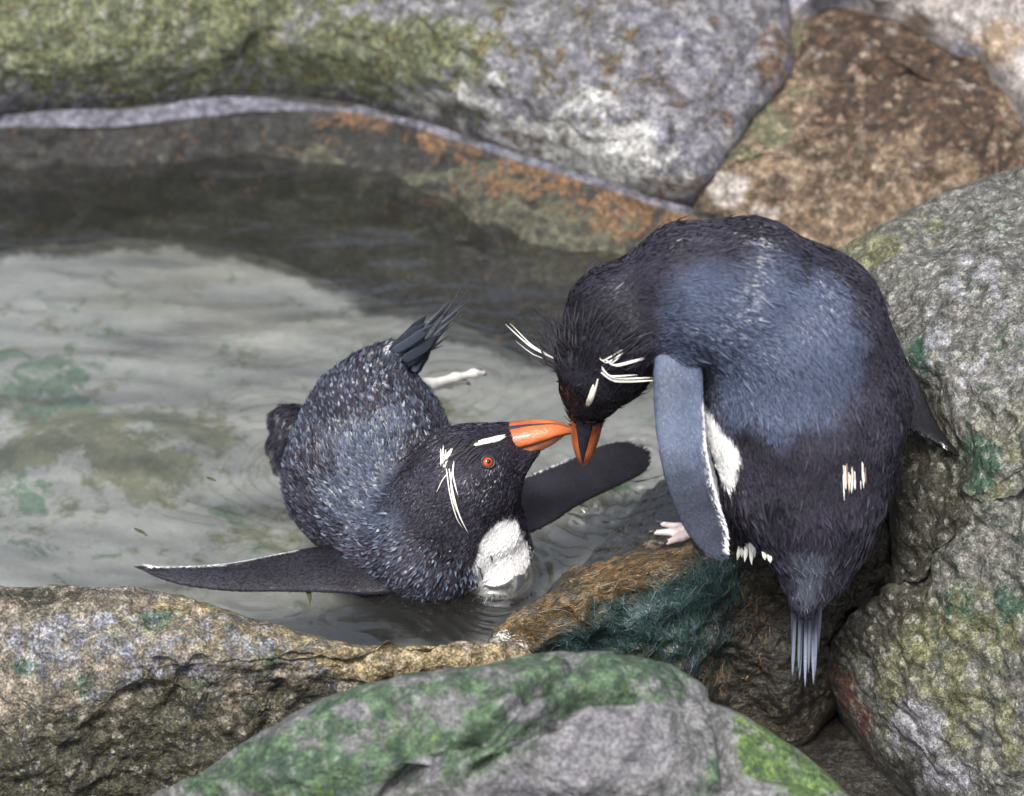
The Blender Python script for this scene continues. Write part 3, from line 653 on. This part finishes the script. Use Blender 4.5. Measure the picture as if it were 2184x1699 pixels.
def foot_part(parent, ankle, fwd, up, L, spread, mat, clawmat=None):
    """webbed foot with three toes and claws"""
    fwd = unit(fwd - up*(fwd @ up)); sd_ = np.cross(up, fwd)
    tips = [ankle + (fwd*math.cos(a_)+sd_*math.sin(a_))*L*k - up*L*.10 for a_, k in ((-spread,.88),(0,1.),(spread,.86))]
    nodes = [[(ankle+up*L*.10, L*.17), (ankle+(t-ankle)*.5+up*L*.02, L*.115), (t, L*.07)] for t in tips]
    nodes += [[(ankle+(tips[0]-ankle)*.62, L*.05), (ankle+(tips[1]-ankle)*.62, L*.05), (ankle+(tips[2]-ankle)*.62, L*.05)]]
    nodes += [[(ankle+up*L*.55-fwd*L*.05, L*.15), (ankle+up*L*.08, L*.17)]]
    v, f = surface_nets(nodes, L*.035, L*.07)
    o = mk('foot', v, f, mat, parent)
    for t in tips:
        d = unit(t-ankle); blade('claw', o, np.array([t-d*L*.03+up*L*.03, t+d*L*.12+up*L*.035, t+d*L*.22-up*L*.04]), L*.085, L*.075, clawmat or M_claw, sd_)
    return o
def N3(rows): return [(Pz(x, y, z), r*S) for x, y, z, r in rows]

Tr = bvh(RVX, RFX)
# ---- standing penguin
root = empty('penguin', Pz(1600, 1160, .03), 'black penguin standing on the ledge rock with its back turned, bending down to touch bills', 'penguin')
spine2 = N3([(1268,800,.192,66),(1288,764,.220,90),(1330,686,.258,110),(1398,648,.272,98),(1470,622,.284,128),(1590,630,.288,144),(1695,715,.250,176),(1718,860,.19,202),(1722,1010,.138,164),(1738,1110,.102,118),(1736,1205,.072,66),(1720,1270,.055,30)])
face2 = N3([(1247,930,.130,9),(1251,885,.150,27),(1262,835,.178,54),(1290,775,.214,84)])
thigh2 = N3([(1640,960,.13,100),(1612,1085,.085,70)])
thighR = N3([(1800,1000,.12,100),(1790,1120,.08,74)])
belly2 = [(Pz(1560,760,.20)-NV*.035, 105*S), (Pz(1590,900,.15)-NV*.02, 120*S), (Pz(1615,1000,.12)-NV*.02, 105*S)]
shoul2 = [(Pt(1500,630,.380), 62*S), (Pt(1466,715,.384), 46*S), (Pt(1450,800,.386), 22*S)]
ch2 = [spine2, face2, thigh2, thighR, belly2, shoul2]
V2, F2 = surface_nets(ch2, .0032, .010)
T2 = bvh(V2, F2)
def H2(x, y): 
    p, n_ = hit(T2, x, y); return p
spots2 = []
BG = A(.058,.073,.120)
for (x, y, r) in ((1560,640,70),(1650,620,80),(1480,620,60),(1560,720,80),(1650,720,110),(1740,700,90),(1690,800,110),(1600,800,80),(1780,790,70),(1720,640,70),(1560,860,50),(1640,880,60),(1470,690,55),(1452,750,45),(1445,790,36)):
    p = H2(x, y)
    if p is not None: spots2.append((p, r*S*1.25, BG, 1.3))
for (x, y, r) in ((1725,1190,50),(1715,1240,42)):
    p = H2(x, y); spots2.append((p, r*S, A(.06,.068,.09), 1.2))
WHITE = A(.92,.92,.93)
for (x, y, r) in ((1515,930,60),(1535,985,56),(1530,1010,44),(1505,960,60),(1505,900,40),(1548,960,40)):
    p = H2(x, y)
    if p is not None: spots2.append((p, r*S, WHITE, .35))
for (x, y, r) in ((1396,700,12),(1400,740,14),(1404,770,12)):
    p, _ = near(T2, Pz(x+8, y, .245)); spots2.append((p, r*S*1.6, WHITE, .4))
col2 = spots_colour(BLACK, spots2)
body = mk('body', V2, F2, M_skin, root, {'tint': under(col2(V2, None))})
flow2 = flow_field([spine2, list(face2), thigh2, thighR, shoul2])
headc2 = Pz(1270, 800, .19)
def Lf2(p):
    d = np.linalg.norm(p-headc2, axis=1); lowr = sstep(.16, .06, p[:,2])
    return .0046 + .0020*sstep(.06, .14, d) + .006*lowr
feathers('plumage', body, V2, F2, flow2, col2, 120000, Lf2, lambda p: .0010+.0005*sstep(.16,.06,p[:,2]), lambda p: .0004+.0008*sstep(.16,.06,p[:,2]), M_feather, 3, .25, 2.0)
# long loose feathers on rump and flanks
dens = lambda p: sstep(.17, .10, p[:,2])+.02
feathers('rump_plumage', body, V2, F2, flow2, col2, 12000, .015, .0016, .0019, M_feather, 5, .32, 3.4, density=dens)
# flippers of the standing bird
def fl2(rows): return [(*Pt(x, y, t), hw*S) for x, y, t, hw in rows]
flipper(root, fl2([(1478,640,.362,26),(1458,700,.380,42),(1447,790,.392,48),(1450,890,.392,49),(1462,990,.388,46),(1490,1085,.378,42),(1520,1150,.370,32),(1540,1188,.366,8)]), RV-.25*NV, NV, .014, 11, (1, (.42, .98), .0032), (A(.036,.041,.06), A(.085,.105,.16)), 9000)
def over(rows):
    out = []
    for x, y, t, hw in rows:
        p, _ = hit(Tr, x, y); out.append((x, y, max(t, (p @ NV)+.014) if p is not None else t, hw))
    return out
flipper(root, fl2(over([(1835,610,.30,34),(1872,720,.285,40),(1918,830,.275,48),(1968,900,.268,40),(2012,946,.262,26),(2042,970,.26,6)])), RV*.8-.3*UV-.5*NV, NV, .014, 12, (-1, (.9, .95), .001), (A(.02,.02,.024), A(.03,.03,.035)), 4000)
# bill, crest and brow
bb = Pz(1252, 884, .150); bt = Pz(1243, 1004, .095)
bill(root, bb, bt, NV*.95-RV*.10, .026, .024, .002, .30)
def plume(tree, x0, y0, x1, y1, wd, mat=None, arch=.006, lift=.012, name='crest_plume', z0=None):
    p, n_ = hit(tree, x0, y0)
    if p is None: p, n_ = near(tree, Pz(x0, y0, z0))
    t0 = (p @ NV) ; q = Pt(x1, y1, t0+lift); mid = (p+q)/2 + n_*arch
    return blade(name, root, np.array([p-n_*.002, p*.7+q*.3+n_*arch, mid, q]), wd*.5, .0006, mat or M_plume, np.cross(q-p, NV), n=14)
for a_ in ((1272,792,1400,812,.0034),(1275,786,1392,806,.0024),(1278,782,1360,800,.002),(1285,768,1372,764,.0024),(1280,772,1345,742,.0018),(1290,775,1352,735,.0014),(1275,765,1330,745,.0016),(1290,770,1375,766,.0016)):
    plume(T2, *a_)
for a_ in ((1168,770,1078,692,.0022),(1172,768,1088,690,.0018),(1166,762,1112,722,.0014),(1170,775,1100,728,.0012)):
    plume(T2, *a_, z0=.205)
def brow(H, pts_, n_, wd, spread, wdir):
    for i in range(n_):
        R_ = random.Random(i+17); o_ = R_.uniform(-spread, spread); k0 = R_.uniform(0, .35); q_ = catmull(np.array(pts_, float), 30)[int(k0*30):int((k0+.6)*30)][::5]
        P_ = [H(x+o_*(1 if wdir is RV else .2), y+o_*(.2 if wdir is RV else 1)) for x, y in q_]
        P_ = [p for p in P_ if p is not None]
        if len(P_) > 2: blade('brow_feather', root, np.array([p+NV*(.0008+.0006*k) for k, p in enumerate(P_)]), wd*R_.uniform(.6,1.2), .0006, M_brow, wdir, taper=.05)
brow(H2, ((1272,806),(1266,830),(1257,855),(1245,880)), 9, .0026, 4, RV)
for i in range(130):
    R_ = random.Random(i); x0 = R_.uniform(1168, 1330); y0 = R_.uniform(690, 800) if x0 < 1290 else R_.uniform(720, 790)
    an = -math.radians(np.interp(x0, [1168, 1230, 1280, 1330], [138, 100, 55, 30]) + R_.uniform(-16, 16)); Ln = R_.uniform(38, 78)
    plume(T2, x0, y0, x0+Ln*math.cos(an), y0+Ln*math.sin(an), R_.uniform(.0014,.0026), M_bplume, .003, R_.uniform(.002,.009)+(.006 if x0 > 1255 else 0), 'crest_feather', .21)
# tail of the standing bird
for i, (x0, x1, y1, w_) in enumerate(((1690,1693,1410,.0028),(1698,1690,1444,.0030),(1706,1703,1432,.0026),(1713,1705,1450,.0030),(1720,1717,1464,.0030),(1727,1724,1436,.0026),(1734,1735,1460,.0032),(1742,1738,1442,.0028),(1750,1741,1400,.0026))):
    z0 = .05-.003*abs(i-4); a_ = Pz(x0, 1275, .057)+NV*.006
    blade('tail_feather', root, np.array([a_, Pz((x0*.6+x1*.4), 1340, .022)+NV*.004*((i%3)-1), Pz(x1, y1, -.022+.004*(i%3))]), w_, .0010, M_quill, RV, (A(.05,.06,.08), A(.17,.195,.26)), taper=.35)
for i in range(22):
    R_ = random.Random(i+70); x0, y0 = R_.uniform(1794, 1850), R_.uniform(985, 1030); ln = R_.uniform(18, 58)
    P_ = [H2(x0+k*ln*.03, y0+k*ln) for k in (0, .5, 1)]
    blade('rump_streak', root, np.array([p+NV*(.002+.0012*k) for k, p in enumerate(P_)]), R_.uniform(.0006,.0014), .0005, M_plume if i % 5 else M_stain, RV, taper=.05)
# white fringe under the belly
for i, (x0, y0, x1, y1) in enumerate(((1580,1155,1572,1196),(1585,1155,1582,1190),(1594,1152,1588,1200),(1600,1150,1603,1206),(1604,1150,1610,1190),(1628,1172,1632,1196),(1640,1180,1643,1202))):
    p = H2(x0, y0)
    if p is None: p, _ = near(T2, Pz(x0, y0, .06))
    q = Pt(x1, y1, p @ NV); blade('belly_feather', root, np.array([p, (p+q)/2+NV*.003, q]), .0034, .0008, M_plume, RV, taper=.05)
Tl = bvh(LV, LF)
def on_ledge(x, y): 
    p, n_ = hit(Tl, x, y); return p, n_
p, n_ = on_ledge(1478, 1150)
foot_part(root, p+n_*.006, -RV*.9-UV*.15, unit(n_+A(0,0,1)), .032, .5, M_foot)
p, n_ = on_ledge(1690, 1170)
foot_part(root, p+n_*.006, -RV*.5+UV*.6, unit(n_+A(0,0,1)), .032, .5, M_foot)

# ---- floating penguin
root = empty('penguin', Pz(800, 1010, 0), 'penguin floating in the pool with flippers spread, tail raised and red eye showing', 'penguin')
spine1 = N3([(1070,955,.113,38),(1040,975,.108,66),(992,1012,.095,98),(950,1075,.066,108),(920,1140,.034,126),(868,1130,.012,152),(795,1010,.030,176),(793,930,.046,146),(788,868,.058,102),(810,812,.078,64),(836,776,.098,38),(862,750,.114,16)])
face1 = N3([(1122,930,.122,12),(1085,942,.116,32),(1040,978,.106,68)])
chin1 = N3([(1150,962,.114,7),(1098,980,.104,30),(1045,1035,.085,60),(1030,1110,.045,76)])
chest1 = N3([(1035,1120,.038,78),(1024,1185,.0,98),(960,1190,-.01,115)])
flank1 = N3([(890,895,.03,50),(850,1000,.02,110)])
ch1 = [spine1, face1, chin1, chest1, flank1]
V1, F1 = surface_nets(ch1, .003, .008)
T1 = bvh(V1, F1)
def H1(x, y): p, _ = hit(T1, x, y); return p
spots1 = []
for (x, y, r) in ((760,1010,60),(780,1070,70),(740,1060,50),(830,1110,50),(800,960,60),(830,1010,50),(850,900,30),(740,950,40),(830,770,24)):
    p = H1(x, y)
    if p is not None: spots1.append((p, r*S*1.2, A(.042,.050,.074), 1.8))
for (x, y, r) in ((1060,1150,46),(1085,1135,34),(1045,1195,52),(1090,1190,50),(1110,1190,40),(1040,1230,44),(1090,1230,44),(1120,1220,40),(1100,1170,40),(1072,1122,24)):
    p = H1(x, y)
    if p is not None: spots1.append((p, r*S, WHITE, .18))
for ctr_ in (Pz(1060,1215,-.02), Pz(1095,1215,-.03)): spots1.append((ctr_, .042, WHITE, .1))
for (x, y, r) in ((828,752,15),(842,744,14),(854,738,10)):
    p, _ = near(T1, Pz(x, y, .112)); spots1.append((p, r*S*1.25, A(.62,.62,.65), .6))
p, _ = near(T1, Pz(884,822,.055)); spots1.append((p, 16*S, WHITE, .4))
col1 = spots_colour(BLACK*.75, spots1)
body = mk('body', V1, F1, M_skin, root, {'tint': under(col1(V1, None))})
flow1 = flow_field([spine1, face1, chin1, flank1])
hc1 = Pz(1010, 1000, .10)
def Lf1(p):
    d = np.linalg.norm(p-hc1, axis=1); return .0042 + .0045*sstep(.055, .10, d)
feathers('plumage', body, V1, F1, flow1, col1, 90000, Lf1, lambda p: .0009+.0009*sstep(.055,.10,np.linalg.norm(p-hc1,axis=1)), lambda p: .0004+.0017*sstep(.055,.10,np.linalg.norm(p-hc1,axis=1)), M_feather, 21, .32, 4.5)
def fleck(p, r): 
    w_ = r.random((len(p),1)) if r is not None else .5
    return A(.050,.062,.088)*(.5+1.3*w_)*np.ones((len(p),3))
feathers('fleck_plumage', body, V1, F1, flow1, fleck, 5200, .0062, .0017, .0034, M_feather, 23, .30, 2.6, density=lambda p: sstep(.065,.10,np.linalg.norm(p-hc1,axis=1))*(p[:,2] > 0)*(np.linalg.norm(p-Pz(1060,1190,0),axis=1) > .05)+1e-6)
def flz(rows): return [(*Pz(x, y, z), hw*S/.6) for x, y, z, hw in rows]
flipper(root, flz([(860,1205,.004,44),(780,1213,.008,44),(700,1214,.010,40),(600,1222,.010,32),(500,1231,.009,24),(400,1229,.009,16),(340,1220,.010,9),(296,1211,.012,2)]), A(0,1,.12), A(0,0,1), .013, 31, (1, (.40, .97), .0030), (A(.026,.026,.034), A(.020,.019,.026)), 7000)
flipper(root, flz([(1060,1110,.010,40),(1120,1078,.010,44),(1190,1043,.009,38),(1260,1011,.008,37),(1320,985,.008,35),(1356,971,.008,27),(1378,963,.008,5)]), A(-.45,.88,.10), A(0,0,1), .012, 32, (1, (.25, .75), .0016), (A(.018,.017,.022), A(.022,.02,.027)), 6000)
bill(root, Pz(1092,934,.121), Pz(1230,908,.132), NV*.68+UV*.73, .028, .026, .001, .085, .42, .70)
p, n_ = hit(T1, 1040, 986); eyeball(root, p, n_, .0047, None)
# brow stripe, cheek tuft and drooping plumes
brow(H1, ((1000,948),(1030,943),(1062,935),(1095,921)), 10, .0024, 4, UV)
for i in range(15):
    R_ = random.Random(i+40); x0, y0 = R_.uniform(940,954), R_.uniform(980,1000); an = R_.uniform(-1.7, -.9); ln = R_.uniform(18, 38)
    P_ = [H1(x0+ln*k*math.cos(an), y0+ln*k*math.sin(an)) for k in (0,.5,1)]
    blade('cheek_tuft', root, np.array([p+NV*(.0006+.0012*k) for k, p in enumerate(P_)]), R_.uniform(.0006,.0011), .0004, M_plume, RV, taper=.05)
for i, (pts_, w_) in enumerate(((((958,1000),(966,1050),(980,1100),(1000,1140)),.0013),(((952,1000),(960,1055),(974,1105),(988,1128)),.0009),(((970,990),(962,1020),(965,1060),(975,1095)),.001),(((968,985),(966,1010),(972,1040),(978,1060)),.0012),(((956,1008),(944,1024),(936,1040),(930,1052)),.0006))):
    blade('crest_plume', root, np.array([H1(x, y)+NV*(.001+.003*min(k,1)) for k, (x, y) in enumerate(pts_)]), w_, .0007, M_plume, RV, taper=.05)
# fine crown feathers
for i in range(40):
    R_ = random.Random(300+i); x0, y0 = R_.uniform(900,1060), R_.uniform(915,960)
    pts_ = [H1(x0-k*R_.uniform(14,22), y0+k*R_.uniform(5,12)+k*k*2) for k in range(4)]
    if any(p is None for p in pts_): continue
    blade('crest_feather', root, np.array([p+NV*(.0008+.0006*k) for k, p in enumerate(pts_)]), .0013, .0005, M_bplume, UV, taper=.05, n=9)
# raised tail
for i in range(34):
    R_ = random.Random(i+5); long_ = i < 15; k = R_.random()
    a_ = Pz(838+46*k+R_.uniform(-6,6), 752+42*k+R_.uniform(-6,6), .110-.02*k)+NV*R_.uniform(.002,.014)
    if long_:
        x1, y1 = ((998,596),(1011,606),(988,622),(1008,634),(996,652),(980,660),(968,690),(958,716),(944,738),(962,640),(992,610),(975,640),(1000,618),(985,672),(950,700))[i]; k = (y1-596)/180.
    else: x1, y1 = 905+40*R_.random()-10*k, 680+75*k+R_.uniform(-12,12)
    q = Pz(x1, y1, .172-.06*k); m_ = a_*.45+q*.55 + UV*R_.uniform(-.002,.003)+RV*R_.uniform(-.002,.002)
    c_ = A(.06,.072,.10)*R_.uniform(.5,1.5)
    blade('tail_feather', root, np.array([a_, m_, q]), R_.uniform(.0042,.0065) if long_ else R_.uniform(.006,.010), .0008, M_quill, RV*.75-UV*.65, (c_, A(.016,.016,.020) if long_ else c_*.6), prof=(lambda s: np.interp(s, [0,.2,.5,.8,1], [.8,1,.62,.3,.1])) if long_ else None, taper=.03)
# feet: one pale leg trailing behind, one dark foot at the flank
leg = [[(Pz(885,822,.045), 20*S), (Pz(915,822,.036), 12*S), (Pz(970,806,.03), 8*S), (Pz(1010,797,.026), 7*S), (Pz(1030,795,.022), 6*S)], [(Pz(905,828,.032), 10*S), (Pz(960,822,.022), 5*S), (Pz(995,816,.014), 5*S)]]
v, f = surface_nets(leg, .0011, .006); o = mk('foot', v, f, M_leg, root)
for (x, y, z) in ((1032,795,.022), (998,816,.013)):
    blade('claw', o, np.array([Pz(x-34,y-1,z)+NV*.003, Pz(x-10,y-3,z+.001)+NV*.0035, Pz(x+6,y+6,z-.004)]), .0045, .003, M_claw, UV)
dk = [[(Pz(640,905,.02), 36*S), (Pz(605,905,.012), 22*S), (Pz(592,950,.004), 16*S), (Pz(598,990,-.002), 14*S)], [(Pz(640,905,.02), 30*S), (Pz(612,888,.024), 17*S), (Pz(592,892,.02), 10*S)]]
v, f = surface_nets(dk, .0014, .008); o = mk('foot', v, f, attrmat('dark_foot_skin', .4, .5, .5, 500), root, {'tint': spots_colour(A(.022,.022,.026), [(Pz(620,882,.03), 9*S, WHITE, .5)])(v, None)})
feathers('foot_plumage', o, v, f, lambda p: np.repeat(-UV[None]-.3*RV, len(p), 0), spots_colour(A(.022,.021,.03), [(Pz(620,882,.03), 9*S, WHITE, .5)]), 5000, .008, .0013, .0012, M_feather, 77, .3, 2.4)
for (x, y, z) in ((590,893,.02), (597,990,-.002)): blade('claw', o, np.array([Pz(x+6,y-4,z), Pz(x-2,y,z), Pz(x-7,y+10,z-.004)]), .004, .003, M_claw, RV)

# ---------------------------------------------------------------- weed on the ledge
def weed(name, parent, tree, regions, n, colours, L, W, seed, mat):
    r = np.random.default_rng(seed); Q = []; CV = []; tr_ = []
    cnt = 0
    for i in range(n):
        x, y, rx, ry, dx, dy = regions[r.integers(len(regions))]
        px_, py_ = x+rx*r.normal()*.5, y+ry*r.normal()*.5
        p, nn = hit(tree, px_, py_)
        if p is None or p[2] < -.004 and r.random() < .8: continue
        d = RV*(dx+r.normal()*.45) - UV*(dy+r.normal()*.45); d = d - nn*(d @ nn); d = unit(d); s_ = np.cross(nn, d)
        bend = r.normal()*.5; l = L*r.uniform(.4, 2.2); w_ = W*r.uniform(.6, 1.3); lf = r.uniform(.0001, .0008)
        c = np.asarray(colours[r.integers(len(colours))])*r.uniform(.6, 1.4)
        pts_ = [p-nn*.001, p+d*l*.33+nn*lf+s_*bend*l*.06, p+d*l*.66+nn*lf*.9+s_*bend*l*.2, p+d*l+nn*lf*.2+s_*bend*l*.4]
        b0 = len(Q)
        for k in (1, 2, 3):
            a1, a2 = near(tree, pts_[k]); pts_[k] = a1 + (a2 if a2 @ nn > 0 else -a2)*lf*(1.,.9,.4)[k-1]
        for k, q in enumerate(pts_):
            ww = w_*(1, .9, .7, .15)[k]; Q.append(q-s_*ww/2); Q.append(q+s_*ww/2+nn*ww*.3); CV += [c, c]
        for k in range(3): tr_.append([b0+2*k, b0+2*k+1, b0+2*k+3, b0+2*k+2])
    return mk(name, np.array(Q), np.array(tr_), mat, parent, {'tint': np.array(CV)}, smooth=True, kind='stuff')
M_weed = attrmat('wet_weed', .42, .35)
weed('green_weed', ledge, Tl, [(1400,1310,120,60,.6,.7),(1320,1350,110,45,.7,.6),(1480,1330,90,70,.3,1.),(1520,1230,60,50,.3,1.),(1450,1260,80,40,.7,.6),(1240,1370,70,30,.9,.3),(1440,1390,100,40,.4,.9)], 13000, ((.010,.03,.028),(.018,.046,.036),(.03,.06,.07),(.045,.075,.09),(.022,.055,.033),(.09,.115,.13)), .011, .00055, 1, M_weed)
weed('brown_weed', ledge, Tl, [(1300,1250,100,40,1.,-.3),(1200,1320,100,35,1.,-.3),(1380,1210,80,30,1.,-.2),(1110,1350,60,20,1.,-.1),(1550,1430,80,50,.3,.9),(1620,1300,50,90,.1,1.),(1350,1400,90,25,.7,.6)], 3500, ((.045,.03,.014),(.11,.07,.032),(.17,.105,.045),(.05,.036,.02),(.05,.045,.025),(.03,.03,.02)), .010, .00055, 2, M_weed)
# bits of floating weed
for i, (x, y, dx, dy) in enumerate(((655,1268,6,22),(450,1022,10,4),(300,1135,14,8),(1265,1215,12,6))):
    o = None
    C = catmull(np.array([Pz(x-dx, y-dy, .003), Pz(x+dy*.2, y, .004), Pz(x+dx, y+dy, .003)]), 12)
    T = unit(C[-1]-C[0]); W_ = np.cross(T, A(0,0,1)); s = np.linspace(0,1,12)
    v, fl, _ = loft(C, np.repeat(W_[None],12,0), np.repeat(A(0,0,1)[None],12,0), .0016*np.sin(s*math.pi)+.0003, np.full(12,.0006), 8)
    o = mk('weed_scrap', v, fl, plain('scrap', (.06,.06,.025), .5), base=C[0])
    tag(o, ('olive weed scrap floating between the spread flipper and the tan boulder', 'small weed scrap floating beside the left flank of the floating penguin', 'weed scrap floating off the tip of the spread flipper', 'weed scrap floating between the white breast and the ledge rock')[i], 'weed', 'weed scraps on the water')
